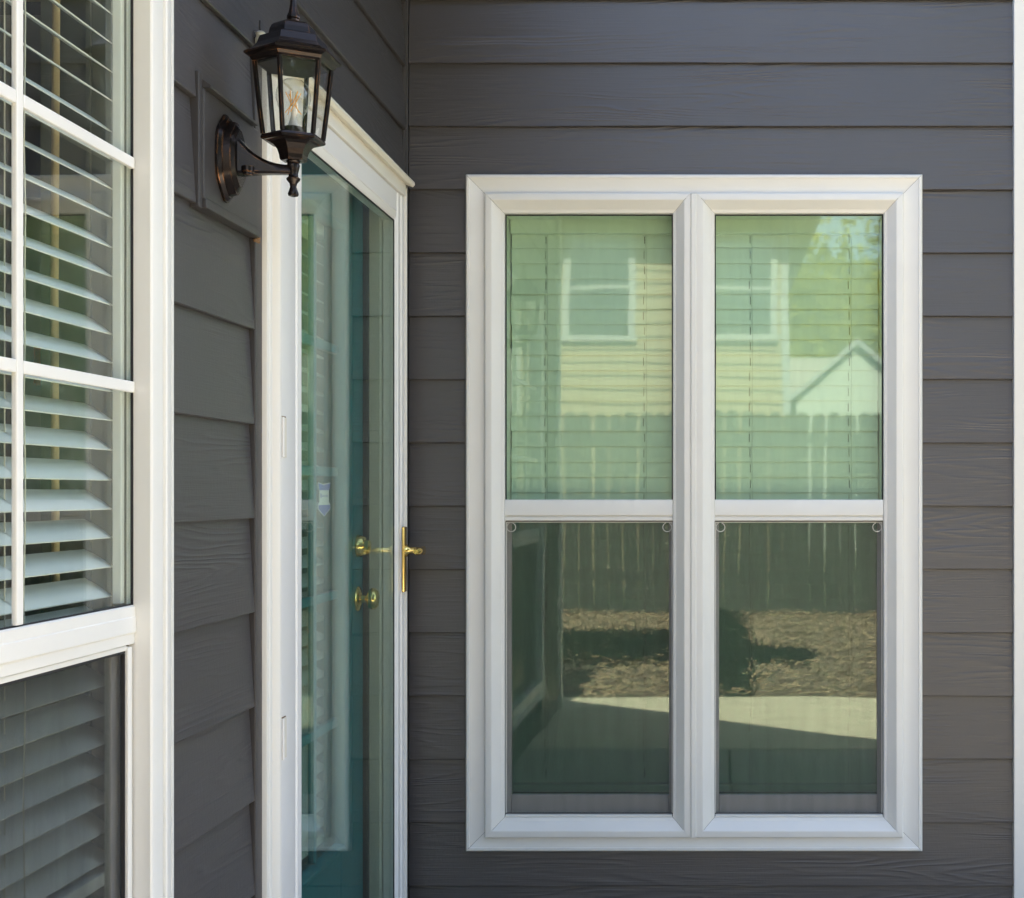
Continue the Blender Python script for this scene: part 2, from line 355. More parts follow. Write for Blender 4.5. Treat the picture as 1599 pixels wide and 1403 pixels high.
# ------------------------------------------------------------------ the house walls
ROW0, EXPO = 0.0935, 0.1782      # height of a lap edge and the exposure of a board
def board_mesh(u0, u1, variant=0):
    fr = Frame('F'); b = MB(fr); rnd = random.Random(variant * 13 + int(u1 * 100)); T = fr.T; loops = []
    nseg = max(1, min(6, int((u1 - u0) / 0.3)))
    for i in range(nseg + 1):
        u = u0 + (u1 - u0) * i / nseg; s = rnd.uniform(-.0009, .0009); o = rnd.uniform(-.0006, .0006)
        loops.append([T(u, s, 0.013 + o), T(u, s, 0.0212 + o), T(u, s + .0016, 0.0228 + o), T(u, 0.203, 0.0105), T(u, 0.203, 0.003)])
    b.loft(loops)
    return b.mesh('siding_board', 'siding')
_cache = {}
def board(parent, fr, row, u0, u1, dv=0.0):
    k = (round(u0, 3), round(u1, 3), row % 3)
    if k not in _cache: _cache[k] = board_mesh(u0, u1, row % 3)
    return put('siding_board', _cache[k], parent, (0 - fr.u0, 0, ROW0 + EXPO * row + dv - fr.v0))

# --- facing wall
CAS = 0.036
fu0, fv1 = face_uv(727, 272.5, CAS); fu1, fv0 = face_uv(1440.5, 1330, CAS)       # casing of the twin window
cornx = face_uv(1583, 700, 0.03)[0]
frF = Frame('F', 0.0, 0.0, 0.0)
wallF = thing('siding_wall', 'dark grey lap siding wall facing the camera, around the twin window', 'wall', frF)
iu0, iu1, iv0, iv1 = fu0 + .05, fu1 - .05, fv0 + .05, fv1 - .05
b = MB(frF)
b.box(-.93, iu0, -.1, 3.6, -.10, 0); b.box(iu1, 1.0, -.1, 3.6, -.10, 0); b.box(iu0, iu1, -.1, iv0, -.10, 0); b.box(iu0, iu1, iv1, 3.6, -.10, 0)
part(b, 'sheathing', 'sheath', wallF)
lu = -0.868
for r in range(-1, 19):
    z0, z1 = ROW0 + EXPO * r, ROW0 + EXPO * (r + 1)
    if z1 > fv0 + .16 and z0 < fv1 - .07:
        board(wallF, frF, r, lu, fu0 + .03); board(wallF, frF, r, fu1 - .03, cornx + .01)
    else:
        board(wallF, frF, r, lu, cornx + .01)
b = MB(frF); b.box(cornx, cornx + .10, -.1, 3.45, 0.0005, .034, .003)
part(b, 'corner_trim', 'wood_white', wallF)
b = MB(frF); b.box(-.893, lu - .002, -.1, 3.4, .0008, .027, .002)
part(b, 'inside_corner_trim', 'siding_trim', wallF)

# --- left wall
DOOR_H = 0.045
frL = Frame('L', 0.0, 0.0, 0.0)
wallL = thing('siding_wall', 'dark grey lap siding wall at the left, carrying the lantern and the door', 'wall', frL)
du0 = 2.585; du1 = 3.712; dv1 = 2.046                       # brickmould of the door
wu1 = 2.137; wu0 = wu1 - 1.19; wv1 = 2.135; wv0 = 0.19      # casing of the left window
bl0, bl1 = wu1 - .02, 2.548                                 # boards between window and door
b = MB(frL)
b.box(.24, wu0 + .06, -.1, 3.0, -.10, 0); b.box(wu1 - .06, du0 + .055, -.1, 3.0, -.10, 0); b.box(du1 - .045, D0 + .1, -.1, 3.0, -.10, 0)
b.box(wu0 + .06, wu1 - .06, -.1, wv0 + .06, -.10, 0); b.box(wu0 + .06, wu1 - .06, wv1 - .06, 3.0, -.10, 0); b.box(du0 + .055, du1 - .045, dv1 - .05, 3.0, -.10, 0)
part(b, 'sheathing', 'sheath', wallL)
LDV = -0.011
bk0, bk1 = 2.262, 2.548; bkv0, bkv1 = 1.684, 1.897           # lantern mounting block
for r in range(-1, 17):
    z0, z1 = ROW0 + EXPO * r + LDV, ROW0 + EXPO * (r + 1) + LDV
    if z0 > dv1 - .10: board(wallL, frL, r, .25, 3.785, LDV)
    else:
        if z1 < wv0 or z0 > wv1 - .1: pass
        board(wallL, frL, r, .25, wu0 + .02, LDV)
        board(wallL, frL, r, bl0, bl1, LDV)
        board(wallL, frL, r, du1 - .02, 3.785, LDV)
b = MB(frL); b.box(2.5485, 2.588, -.1, dv1 + .03, .0008, .024, .002); part(b, 'trim_strip', 'siding_trim', wallL)
b = MB(frL); b.box(.155, .248, -.1, 3.0, .0008, .034, .003); part(b, 'corner_trim', 'wood_white', wallL)
b = MB(frL); b.box(3.7852, 3.812, -.1, 3.0, .0008, .020, .002); part(b, 'inside_corner_trim', 'siding_trim', wallL)

# mounting block for the lantern
frB = Frame('L', (bk0 + bk1) / 2, bkv0, 0.006)
mt = thing('mounting_block', 'grey painted siding block behind the wall lantern', 'siding block', frB)
b = MB(frB); b.box(bk0 + .016, bk1, bkv0 + .014, bkv1 - .012, .006, .030, .003); part(b, 'block_panel', 'siding_trim', mt)
b = MB(frB); b.box(bk0, bk0 + .0155, bkv0 - .004, bkv1 + .012, .006, .0275, .002); part(b, 'block_edge', 'siding_trim', mt)
b = MB(frB); b.ubar([(bkv1 - .0118, .006), (bkv1 - .0118, .040), (bkv1 - .008, .041), (bkv1 + .006, .022), (bkv1 + .006, .006)], bk0 + .016, bk1 - .03); part(b, 'block_drip_edge', 'siding_trim', mt)
b = MB(frB); b.box(bk0 + .016, bk1, bkv0 - .002, bkv0 + .0138, .006, .034, .002); part(b, 'block_sill', 'siding_trim', mt)

# --- roofs, gable and rooms: what shades the walls and what lies behind the glass
def roof_slab(name, label, pts, y0, y1, t=.14):       # pts (x, z) of the top edge line
    fr = Frame('W', 0, 0, 0); b = MB(fr)
    poly = list(pts) + [(x, z - t) for x, z in reversed(pts)]
    b.prism(poly, -y1, -y0)
    rt = thing(name, label, 'roof', fr); part(b, 'roof_slab', 'shingle', rt); return rt
g = roof_slab('gable_roof', 'unseen gable roof over the twin window wall, shaped to throw the patio shadow', [(1.25, 3.20), (-1.2, 6.26), (-4.6, 2.01)], 3.40, 9.0)  # rake and overhang shaped for the shadow edge on the patio
b = MB(Frame('W')); b.prism([(1.0, 3.0), (1.0, 3.40), (-1.2, 6.15), (-3.4, 3.4), (-3.4, 2.6), (-.93, 2.6), (-.93, 3.0)], -3.95, -3.845); part(b, 'gable_wall', 'sheath', g)
g = roof_slab('side_roof', 'low shingled roof over the wall with the lantern', [(-.50, 2.95), (-5.4, 3.9)], .12, 3.39)
g = roof_slab('shading_roof', 'unseen low roof added right of the corner board to shade the ground', [(5.6, 3.1), (1.02, 3.1)], 4.35, 9.0)  # added out of view to keep sun off the ground beside the wall
frR = Frame('W', 3.2, -.1, -4.75)  # unseen wall added to go with the shading roof
rw = thing('siding_wall', 'unseen grey siding wall added under the shading roof right of the corner board', 'wall', frR)
b = MB(frR); b.box(1.01, 5.4, -.1, 2.94, -4.9, -4.75); part(b, 'sheathing', 'sheath', rw)
bm2 = board_mesh(1.01 - 3.2, 5.4 - 3.2, 1)
for r_ in range(-1, 15): put('siding_board', bm2, rw, (0, -.001, ROW0 + EXPO * r_ + .1))
def room(name, x0, x1, y0, y1, z0, z1, skip):
    """an interior shell; skip names the side that is already closed by the outer wall"""
    fr = Frame('W'); b = MB(fr); t = .06
    if skip != 'x1': b.box(x1, x1 + t, z0, z1, -y1, -y0)
    if skip != 'y0': b.box(x0 + .001, x1 - .001, z0, z1, -y0, -y0 + t)
    b.box(x0 - t, x0, z0, z1, -y1, -y0); b.box(x0 + .001, x1 - .001, z0, z1, -y1 - t, -y1); b.box(x0 - t, x1 + t, z1 + .001, z1 + t, -y1 - t, -y0 + t)
    o = part(b, name, 'room', None); o['kind'] = 'structure'
    b = MB(fr); b.box(x0 - t, x1 + t, z0 - t, z0 - .002, -y1 - t, -y0 + t); o = part(b, name.replace('walls', 'floor'), 'room_dark', None); o['kind'] = 'structure'
room('room_walls', -5.0, XL - .103, .36, 6.4, -.02, 2.6, 'x1')
room('room_walls', -.86, .98, D0 + .14, 6.4, -.02, 2.6, 'y0')

# ------------------------------------------------------------------ blinds
def slat_mesh(L, w, tilt, holes, hole_w=.0032):
    fr = Frame('F'); b = MB(fr)
    us = [0.0]
    for q in holes: us += [q - hole_w / 2, q + hole_w / 2]
    us.append(L)
    ws = [-w / 2, -w * .24, w * .24, w / 2]; grid = []
    ct, st = math.cos(tilt), math.sin(tilt)
    for side in (0, 1):
        rows = []
        for q in ws:
            crown = .0010 * (1 - (2 * q / w) ** 2) + (0.0 if side == 0 else -.0020)
            # w axis: from the room side (high) to the outer side (low)
            hh, vv = q * ct + crown * st, -q * st + crown * ct
            rows.append([b.P(u, vv, hh) for u in us])
        grid.append(rows)
    holeseg = set(range(1, len(us) - 1, 2))
    for side in (0, 1):
        for j in range(3):
            for i in range(len(us) - 1):
                if j == 1 and i in holeseg: continue
                b.face([grid[side][j][i], grid[side][j][i + 1], grid[side][j + 1][i + 1], grid[side][j + 1][i]])
    for j in (0, 3):
        for i in range(len(us) - 1): b.face([grid[0][j][i], grid[0][j][i + 1], grid[1][j][i + 1], grid[1][j][i]])
    for i in (0, len(us) - 1):
        for j in range(3): b.face([grid[0][j][i], grid[0][j + 1][i], grid[1][j + 1][i], grid[1][j][i]])
    return b.mesh('slat', 'slat')
def blind(wall, u0, u1, vtop, vbot, h, pitch, tilt, label, group, cords, jitter=.004, cordmat='cord', rail=True):
    nsl = round((vtop - .058 - .004 - vbot) / pitch); pitch = (vtop - .058 - .004 - vbot) / nsl
    fr = Frame(wall, u0, vbot, h)
    t = thing('window_blind', label, 'blind', fr, group)
    b = MB(fr); b.box(u0, u1, vtop - .045, vtop, h - .03, h + .026, .002); part(b, 'headrail', 'slat', t)
    variants = [slat_mesh(u1 - u0, .050, tilt + d, cords) for d in (-jitter * 6, 0.0, jitter * 6)]
    v = vtop - .058; k = 0
    while k < nsl:
        put('slat', random.choice(variants), t, (random.uniform(-.0015, .0015), 0, v - vbot + random.uniform(-.0008, .0008)))
        v -= pitch; k += 1
    b = MB(fr); b.box(u0, u1, vbot, vbot + .020, h - .025, h + .025, .003); part(b, 'bottom_rail', 'slat', t)
    wd = .5 * .05 * max(math.cos(tilt), .12) + .002
    for q in cords:
        for hh in (wd, -wd):
            b = MB(fr); path = [fr.T(u0 + q + .007 + random.uniform(-.0012, .0012), v_, h + hh + random.uniform(-.001, .001)) for v_ in [vbot + .02 + (vtop - .06 - vbot) * i / 16 for i in range(17)]]
            b.tube(path, .0011, 5); part(b, 'ladder_cord', cordmat, t)
        b = MB(fr); b.tube([fr.T(u0 + q, vtop - .05, h), fr.T(u0 + q, vbot + .01, h)], .0010, 5); part(b, 'lift_cord', cordmat, t)
    return t

# ------------------------------------------------------------------ twin window in the facing wall
frW = Frame('F', (fu0 + fu1) / 2, fv0, 0.0)
tw = thing('window', 'white vinyl twin window with two double-hung units side by side and green tinted glass', 'window', frW)
rect = (fu0, fu1, fv0, fv1)
PO = [(0, .0005), (0, .034), (.0015, .0375), (.004, .0395), (.010, .0395), (.0125, .0365), (.0155, .0355), (.018, .0345), (.053, .034), (.0545, .031), (.0545, -.02)]
for sd_, nm in (('left', 'casing_side'), ('right', 'casing_side'), ('head', 'casing_head'), ('sill', 'casing_sill')):
    b = MB(frW); b.mitre(rect, PO, sd_); part(b, nm, 'vinyl', tw, 30)
px2u = lambda p, h=.05: face_uv(p, 0, h)[0]
py2v = lambda p, h=.05: face_uv(0, p, h)[1]
PU = [(0, .030), (0, .044), (.001, .0465), (.003, .048), (.017, .0495), (.020, .0488), (.0215, .0475), (.036, .033), (.040, .031), (.042, .028), (.051, .0245), (.0525, .022), (.0525, -.115)]
units = []
for k, (pl, pr) in enumerate(((759, 1079.5), (1086.5, 1407))):
    u0, u1 = (fu0 + .0548, px2u(pr)) if k == 0 else (px2u(pl), fu1 - .0548); v1, v0 = fv1 - .0548, py2v(1309.5)
    fr = frW; cont = tw
    for sd_, nm in (('left', 'frame_jamb'), ('right', 'frame_jamb'), ('head', 'frame_head'), ('sill', 'frame_sill')):
        b = MB(fr); b.mitre((u0, u1, v0, v1), PU, sd_); part(b, nm, 'vinyl', cont, 30)
    o0, o1, w0, w1 = u0 + .0525, u1 - .0525, v0 + .0525, v1 - .0525
    mr1, mr0 = py2v(780.5, .018), py2v(813.5, .018)
    # upper sash glass, meeting rail, lower sash behind the screen
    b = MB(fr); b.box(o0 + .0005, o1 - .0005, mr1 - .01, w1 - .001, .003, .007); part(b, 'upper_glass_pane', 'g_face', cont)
    for (a0, a1, c0, c1) in ((o0 + .0003, o0 + .0035, mr1, w1 - .0003), (o1 - .0035, o1 - .0003, mr1, w1 - .0003), (o0 + .004, o1 - .004, w1 - .0035, w1 - .0003)):
        b = MB(fr); b.box(a0, a1, c0, c1, .0072, .0105); part(b, 'glazing_gasket', 'dark_gap', cont)
    b = MB(fr); rv = mr1 - mr0
    b.ubar([(mr1, -.03), (mr1, .017), (mr1 - .0015, .0195), (mr1 - .004, .0205), (mr0 + .0165, .0205), (mr0 + .0150, .0195), (mr0 + .0142, .0135), (mr0 + .011, .0135), (mr0 + .0105, .0175), (mr0 + .009, .0188), (mr0 + .002, .0188), (mr0, .0172), (mr0, -.03)], o0 + .0005, o1 - .0005)
    part(b, 'meeting_rail', 'vinyl', cont, 25)
    s0, s1 = w0 + .001, mr0 - .002
    st = .0125 if True else 0
    b = MB(fr); b.box(o0 + .0006, o0 + st, s0, s1, -.045, -.022, .002); part(b, 'sash_stile', 'greyrail', cont)
    b = MB(fr); b.box(o1 - st, o1 - .0006, s0, s1, -.045, -.022, .002); part(b, 'sash_stile', 'greyrail', cont)
    b = MB(fr); b.box(o0 + st + .0005, o1 - st - .0005, s0, s0 + .052, -.045, -.020, .003); part(b, 'sash_bottom_rail', 'greyrail', cont)
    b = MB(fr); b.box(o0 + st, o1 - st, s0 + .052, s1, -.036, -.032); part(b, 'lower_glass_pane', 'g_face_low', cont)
    sc = MB(fr); sc.box(o0 + .004, o1 - .004, s0 + .004, s1 - .004, .0038, .0042); scr = part(sc, 'insect_screen', 'screen', cont)
    for (a0, a1, c0, c1) in ((o0 + .0012, o0 + .004, s0 + .001, s1 - .001), (o1 - .004, o1 - .0012, s0 + .001, s1 - .001), (o0 + .0045, o1 - .0045, s0 + .001, s0 + .004), (o0 + .0045, o1 - .0045, s1 - .0035, s1 - .001)):
        b = MB(fr); b.box(a0, a1, c0, c1, .001, .006); q = part(b, 'screen_frame', 'greyrail', cont)
    for (a0, a1, c0, c1) in ((o0 + .0001, o0 + .0011, s0, s1), (o1 - .0011, o1 - .0001, s0, s1), (o0 + .0012, o1 - .0012, s1 - .0009, s1 + .0018), (o0 + .0012, o1 - .0012, s0 - .0005, s0 + .0009)):
        b = MB(fr); b.box(a0, a1, c0, c1, -.002, .0075); part(b, 'screen_gasket', 'dark_gap', cont)
    for sx, uu in ((1, o0 + .0165), (-1, o1 - .0165)):
        b = MB(fr); cu, cv = uu, s1 - .0165; ang = [math.pi / 2 + sx * (.85 + 5.6 * i / 15 - .45) for i in range(16)]
        path = [fr.T(uu - sx * .012, s1 - .004, .0065)] + [fr.T(cu + .0125 * math.cos(a), cv + .0125 * math.sin(a), .0075 + .0008 * math.sin(a * 2)) for a in ang]
        b.tube(path, .0013, 7); part(b, 'pull_tab', 'clear_tab', cont, 60)
    b = MB(fr); b.box(o0 + .002, o1 - .002, w0 + .0005, w0 + .0065, .0085, .0235, .0015); part(b, 'sill_lip', 'vinyl', cont)
    units.append((o0, o1, w0, w1))
b = MB(frW); b.vbar([(px2u(1078.5), .031), (px2u(1078.5), .0505), (px2u(1080), .0525), (px2u(1086), .0525), (px2u(1087.5), .0505), (px2u(1087.5), .031)], py2v(1308), py2v(303)); part(b, 'mullion_cover', 'vinyl', tw)
for k, (o0, o1, w0, w1) in enumerate(units):
    L = o1 - o0 - .006
    blind('F', o0 + .003, o1 - .003, w1 + .005, w0 + .052, -.085, .0443, R(83),
          ('closed white slatted blind behind the left unit of the twin window', 'closed white slatted blind behind the right unit of the twin window')[k],
          'white slatted window blinds', [L * .21, L * .82], .004, 'slatcord')

# ------------------------------------------------------------------ left window
frV = Frame('L', (wu0 + wu1) / 2, wv0, 0.0)
lw = thing('window', 'white window with divided upper sash at the left edge, in front of an open slatted blind', 'window', frV)
PL = [(0, .0005), (0, .033), (.002, .0365), (.006, .0375), (.0095, .0370), (.0105, .0345), (.014, .0345), (.015, .0375), (.020, .0395), (.036, .0400), (.0385, .0385), (.0395, .0345), (.0475, .0340), (.049, .0375), (.051, .039), (.086, .0395), (.0885, .0385), (.0905, .036), (.0910, .014), (.0910, .0005)]
for sd_, nm in (('left', 'casing_side'), ('right', 'casing_side'), ('head', 'casing_head'), ('sill', 'casing_sill')):
    b = MB(frV); b.mitre((wu0, wu1, wv0, wv1), PL, sd_); part(b, nm, 'vinyl', lw, 30)
o0, o1, w0, w1 = wu0 + .091, wu1 - .091, wv0 + .091, wv1 - .091
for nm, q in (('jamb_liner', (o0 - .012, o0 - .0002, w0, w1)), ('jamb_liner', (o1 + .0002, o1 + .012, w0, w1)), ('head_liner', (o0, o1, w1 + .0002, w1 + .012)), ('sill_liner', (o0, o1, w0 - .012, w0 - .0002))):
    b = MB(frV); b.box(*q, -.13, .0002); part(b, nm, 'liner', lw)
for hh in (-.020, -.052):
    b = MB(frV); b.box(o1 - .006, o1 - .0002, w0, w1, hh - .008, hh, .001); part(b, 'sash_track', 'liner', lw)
mr1, mr0 = 1.030, .972
b = MB(frV); b.box(o0 + .0005, o1 - .0005, mr1 - .01, w1 - .001, .003, .007); part(b, 'upper_glass_pane', 'g_left', lw)
b = MB(frV); b.box(o1 - .0022, o1 - .0003, mr1, w1 - .0003, .0074, .011); part(b, 'glazing_gasket', 'dark_gap', lw)
b = MB(frV); b.box(o0 + .003, o1 - .003, mr1 - .0002, mr1 + .0022, .0074, .010); part(b, 'glazing_gasket', 'dark_gap', lw)
b = MB(frV)
b.ubar([(mr1, -.005), (mr1, .012), (mr1 - .002, .0140), (mr1 - .0165, .0142), (mr1 - .018, .0152), (mr1 - .040, .0160), (mr1 - .0415, .0150), (mr1 - .043, .0135), (mr0, .0130), (mr0, -.003)], o0 + .0005, o1 - .0006); part(b, 'meeting_rail', 'vinyl', lw, 25)
for uu in (1.390, 1.706):
    b = MB(frV); b.box(uu - .0085, uu + .0085, mr1 + .0025, w1 - .002, .0076, .0150, .002); part(b, 'muntin', 'vinyl', lw)
for vv in (1.360, 1.699):
    for a0, a1 in ((o0 + .004, 1.3812), (1.3988, 1.6972), (1.7148, o1 - .004)):
        b = MB(frV); b.box(a0, a1, vv - .0085, vv + .0085, .0076, .0150, .002); part(b, 'muntin', 'vinyl', lw)
b = MB(frV); b.box(o0 + .001, o1 - .0225, w0, mr0 - .010, .0038, .0042); part(b, 'insect_screen', 'screen_l', lw)
b = MB(frV); b.box(o1 - .0215, o1 - .006, w0, mr0 - .004, .000, .012, .0015); part(b, 'screen_frame', 'vinyl', lw)
b = MB(frV); b.box(o0 + .001, o1 - .022, mr0 - .0090, mr0 - .001, .000, .0105, .0015); part(b, 'screen_frame', 'vinyl', lw)
b = MB(frV); b.box(o1 - .0255, o1 - .0217, w0, mr0 - .0135, .002, .008); part(b, 'screen_gasket', 'dark_gap', lw)
b = MB(frV); b.box(o0 + .001, o1 - .0217, mr0 - .0130, mr0 - .0093, .002, .008); part(b, 'screen_gasket', 'dark_gap', lw)
b = MB(frV); b.box(o1 - .0055, o1 - .0004, w0, mr0 - .003, -.004, .004); part(b, 'side_gap_seal', 'dark_gap', lw)
b = MB(frV); b.box(o1 - .040, o1 - .0008, w0, mr0 - .003, -.0155, -.0045, .002); part(b, 'sash_stile', 'greyrail', lw)
b = MB(frV); b.box(o0 + .001, o1 - .040, w0 + .04, mr0 - .003, -.011, -.007); part(b, 'lower_glass_pane', 'g_left', lw)
b = MB(frV); b.box(o1 - .014, o1 - .0008, mr1 + .003, w1 - .003, -.015, -.002, .0015); part(b, 'sash_stile', 'vinyl', lw)
L = o1 - o0 - .012
lb = blind('L', o0 + .006, o1 - .003, w1 - .004, .615, -.040, .0438, R(33), 'partly open white slatted blind behind the window at the left edge', 'white slatted window blinds',
      [L * .12, L * .48, (1.772 - o0 - .006)], .006)

frw = Frame('L', o0 + .006, .615, -.040); b = MB(frw); b.tube([frw.T(1.985, w1 - .05, -.076), frw.T(1.983, 1.5, -.078), frw.T(1.985, 1.06, -.077)], .0058, 8); part(b, 'tilt_wand', 'tan', lb, 60)
# a thing seen between the slats
fr = Frame('W', -1.40, 1.42, -2.82)
t = thing('hanging_cloth', 'small orange cloth hanging on a string behind the blind of the left window', 'cloth', fr)
b = MB(fr); T = fr.T
rr = [(-1.43 + .06 * i / 8, .007 * math.sin(i * 1.9)) for i in range(9)]
b.loft([[T(u, 1.425 + .005 * math.sin(i), -2.82 + d) for i, (u, d) in enumerate(rr)], [T(u, 1.525, -2.82 + d) for u, d in rr], [T(u, 1.525, -2.828 + d) for u, d in rr], [T(u, 1.425, -2.828 + d) for u, d in rr]], False, False)
part(b, 'cloth', 'orange', t, 40)
b = MB(fr); b.tube([T(-1.40, 1.52, -2.824), T(-1.401, 2.0, -2.824), T(-1.40, 2.598, -2.824)], .0015, 6); part(b, 'string', 'cord', t)

# ------------------------------------------------------------------ storm door, its frame and the front door
frD = Frame('L', (du0 + du1) / 2, 0, 0.0)
dfm = thing('door_frame', 'white fluted door casing with a cream drip cap on the left wall', 'door frame', frD)
PD = [(0, .0009), (0, .030), (.002, .0335), (.006, .0345), (.010, .0335), (.0125, .0300), (.0145, .0300), (.018, .0335), (.024, .0350), (.029, .0340), (.031, .0305), (.0335, .0305), (.0375, .0395), (.043, .0445), (.050, .0455), (.0525, .0440), (.053, .022), (.053, -.02)]
PDr = [(0, .0009), (0, .040), (.001, .0435), (.006, .0445), (.009, .0440), (.010, .0400), (.012, .0400), (.0135, .0435), (.016, .0440), (.0168, .0430), (.017, .022), (.017, -.02)]
b = MB(frD); b.mitre((du0, du1, -.05, dv1), PD, 'left', False); part(b, 'casing_side', 'wood_white', dfm, 30)
b = MB(frD); b.mitre((du0, du1, -.05, dv1), PDr, 'right', False); part(b, 'casing_side', 'wood_white', dfm, 30)
# head casing, drip cap
b = MB(frD); b.box(du0 + .0535, du1 - .0175, dv1 - .035, dv1, .0009, .0440, .003); part(b, 'casing_head', 'wood_white', dfm)
b = MB(frD); b.ubar([(dv1 + .0005, .0015), (dv1 - .0005, .044), (dv1 - .006, .060), (dv1 + .001, .0655), (dv1 + .008, .0645), (dv1 + .014, .052), (dv1 + .019, .044), (dv1 + .028, .040), (dv1 + .032, .034), (dv1 + .032, .0015)], du0 - .01, du1 - .004); part(b, 'drip_cap', 'cap', dfm, 30)
b = MB(frD); b.box(du1 - .012, du1 + .022, dv1 + .010, dv1 + .022, .0235, .036, .003); part(b, 'flashing_end', 'mud', dfm)
b = MB(frD); b.box(du1 - .125, du1 - .060, -.05, dv1 - .05, -.10, -.001, .002); part(b, 'strike_jamb', 'jamb', dfm)
b = MB(frD); b.box(du1 - .136, du1 - .1255, -.05, dv1 - .055, -.0435, -.028, .002); part(b, 'weatherstrip', 'dark_gap', dfm)
b = MB(frD); b.box(du0 + .050, du0 + .075, -.05, dv1 - .05, -.10, -.046, .002); part(b, 'hinge_jamb', 'jamb', dfm)
b = MB(frD); b.box(du0 + .075, du1 - .125, dv1 - .095, dv1 - .05, -.10, -.046, .002); part(b, 'head_jamb', 'jamb', dfm)

frS = Frame('L', 2.65, 0, 0.02)
sdr = thing('storm_door', 'full view white storm door with one tall glass panel and brass hardware', 'door', frS)
sr0, sr1, st1, sb = 2.6405, 3.694, dv1 - .037, .03
# stiles and rails: broad flat band and a stepped inner edge
gl0, gl1, gtop, gbot = 2.790, 3.612, 1.932, .08
PS_L = [(sr0, .012), (sr0, .038), (sr0 + .002, .040), (2.738, .040), (2.741, .039), (2.744, .0365), (2.752, .036), (2.755, .039), (2.778, .0395), (2.784, .0385), (2.789, .0345), (2.790, .031), (2.790, .002), (sr0, .002)]
b = MB(frS); b.vbar(PS_L, sb, st1); part(b, 'stile', 'alu_white', sdr, 30)
PS_R = [(gl1, .002), (gl1, .031), (gl1 + .002, .033), (gl1 + .006, .0345), (gl1 + .012, .035), (gl1 + .014, .034), (gl1 + .018, .038), (gl1 + .040, .038), (gl1 + .044, .034), (gl1 + .050, .034), (gl1 + .053, .040), (sr1 - .002, .040), (sr1, .038), (sr1, .002)]
b = MB(frS); b.vbar(PS_R, sb, st1); part(b, 'stile', 'alu_white', sdr, 30)
PS_T = [(gtop, .002), (gtop, .031), (gtop + .003, .0335), (gtop + .010, .036), (gtop + .016, .0375), (gtop + .018, .0345), (gtop + .020, .0345), (gtop + .022, .0375), (st1 - .002, .0385), (st1, .036), (st1, .002)]
b = MB(frS); b.ubar(PS_T, 2.7905, gl1 - .0005); part(b, 'top_rail', 'alu_white', sdr, 30)
b = MB(frS); b.box(2.7905, gl1 - .0005, sb, gbot, .002, .038, .003); part(b, 'bottom_rail', 'alu_white', sdr)
b = MB(frS); b.box(2.7910, gl1 - .0010, gbot + .0005, gtop - .0005, .026, .030); part(b, 'glass_pane', 'g_storm', sdr)
b = MB(frS); b.box(gl1 - .0045, gl1 - .0006, gbot + .001, gtop - .001, .0302, .0322); part(b, 'glazing_gasket', 'dark_gap', sdr)
b = MB(frS); b.box(2.7945, gl1 - .005, gtop - .0045, gtop - .0008, .0302, .0322); part(b, 'glazing_gasket', 'dark_gap', sdr)
for va, vb in ((1.270, 1.349), (.676, .756)):
    b = MB(frS); b.box(2.6425, 2.676, va, vb, .0402, .0425, .0008); hg = part(b, 'hinge', 'cap', sdr)
    b = MB(frS); b.box(2.6385, 2.6418, va - .003, vb + .003, .0402, .0432); part(b, 'hinge_shadow', 'mud', hg)  # brown strips drawn as the shadow line round the hinge
    b = MB(frS); b.box(2.642, 2.672, vb + .0002, vb + .0022, .0402, .0420); part(b, 'hinge_shadow', 'mud', hg)
    b = MB(frS); b.tube([frS.T(2.646, va, .0440), frS.T(2.646, vb, .0440)], .0035, 8); part(b, 'hinge_pin', 'alu_white', hg, 50)
# lever set
b = MB(frS); pu = 3.676
b.box(pu - .017, pu + .017, .930, 1.108, .0402, .0475, .003, 3); esc = part(b, 'handle_plate', 'brass', sdr, 40)
b = MB(frS); hv = 1.043
b.lathe(frS.T(pu, hv, .047), (0, -1, 0), [(.017, 0), (.017, .004), (.011, .009), (.009, .014), (.009, .040), (.0115, .044), (.0115, .052), (.004, .055)], 20); part(b, 'handle_neck', 'brass', esc, 40)
b = MB(frS)
b.tube([frS.T(pu + .006, hv, .094), frS.T(pu - .02, hv + .001, .097), frS.T(pu - .05, hv + .002, .098), frS.T(pu - .080, hv + .001, .097), frS.T(pu - .092, hv, .095)], [.008, .010, .009, .0115, .006], 14); part(b, 'lever', 'brass', esc, 60)


frK = Frame('L', 3.13, 0, -.07)
fd = thing('front_door', 'teal front door with a glazed lite grid behind the storm door', 'door', frK)
k0, k1, kt, kb, kh = 2.664, 3.583, 2.0 - .012, .02, -.044          # slab front plane
a0, a1, av1, av0 = 2.775, 3.372, 1.868, .316
b = MB(frK); b.box(k0, a0, kb, kt, kh - .044, kh, .002); part(b, 'stile', 'teal', fd)
b = MB(frK); b.box(a1, k1, kb, kt, kh - .044, kh, .002); part(b, 'stile', 'teal', fd)
b = MB(frK); b.box(a0 + .0005, a1 - .0005, av1, kt, kh - .044, kh, .002); part(b, 'top_rail', 'teal', fd)
b = MB(frK); b.box(a0 + .0005, a1 - .0005, kb, av0, kh - .044, kh, .002); part(b, 'bottom_rail', 'teal', fd)
PG = [(0, kh), (0, kh + .008), (.004, kh + .011), (.012, kh + .010), (.018, kh + .002), (.020, kh - .012)]
for s_ in ('left', 'right', 'head', 'sill'):
    b = MB(frK); b.mitre((a0 - .008, a1 + .008, av0 - .008, av1 + .008), PG, s_); part(b, 'lite_moulding', 'teal', fd, 30)
b = MB(frK); b.box(a0 + .001, a1 - .001, av0 + .001, av1 - .001, kh - .024, kh - .020); part(b, 'glass_pane', 'g_door', fd)
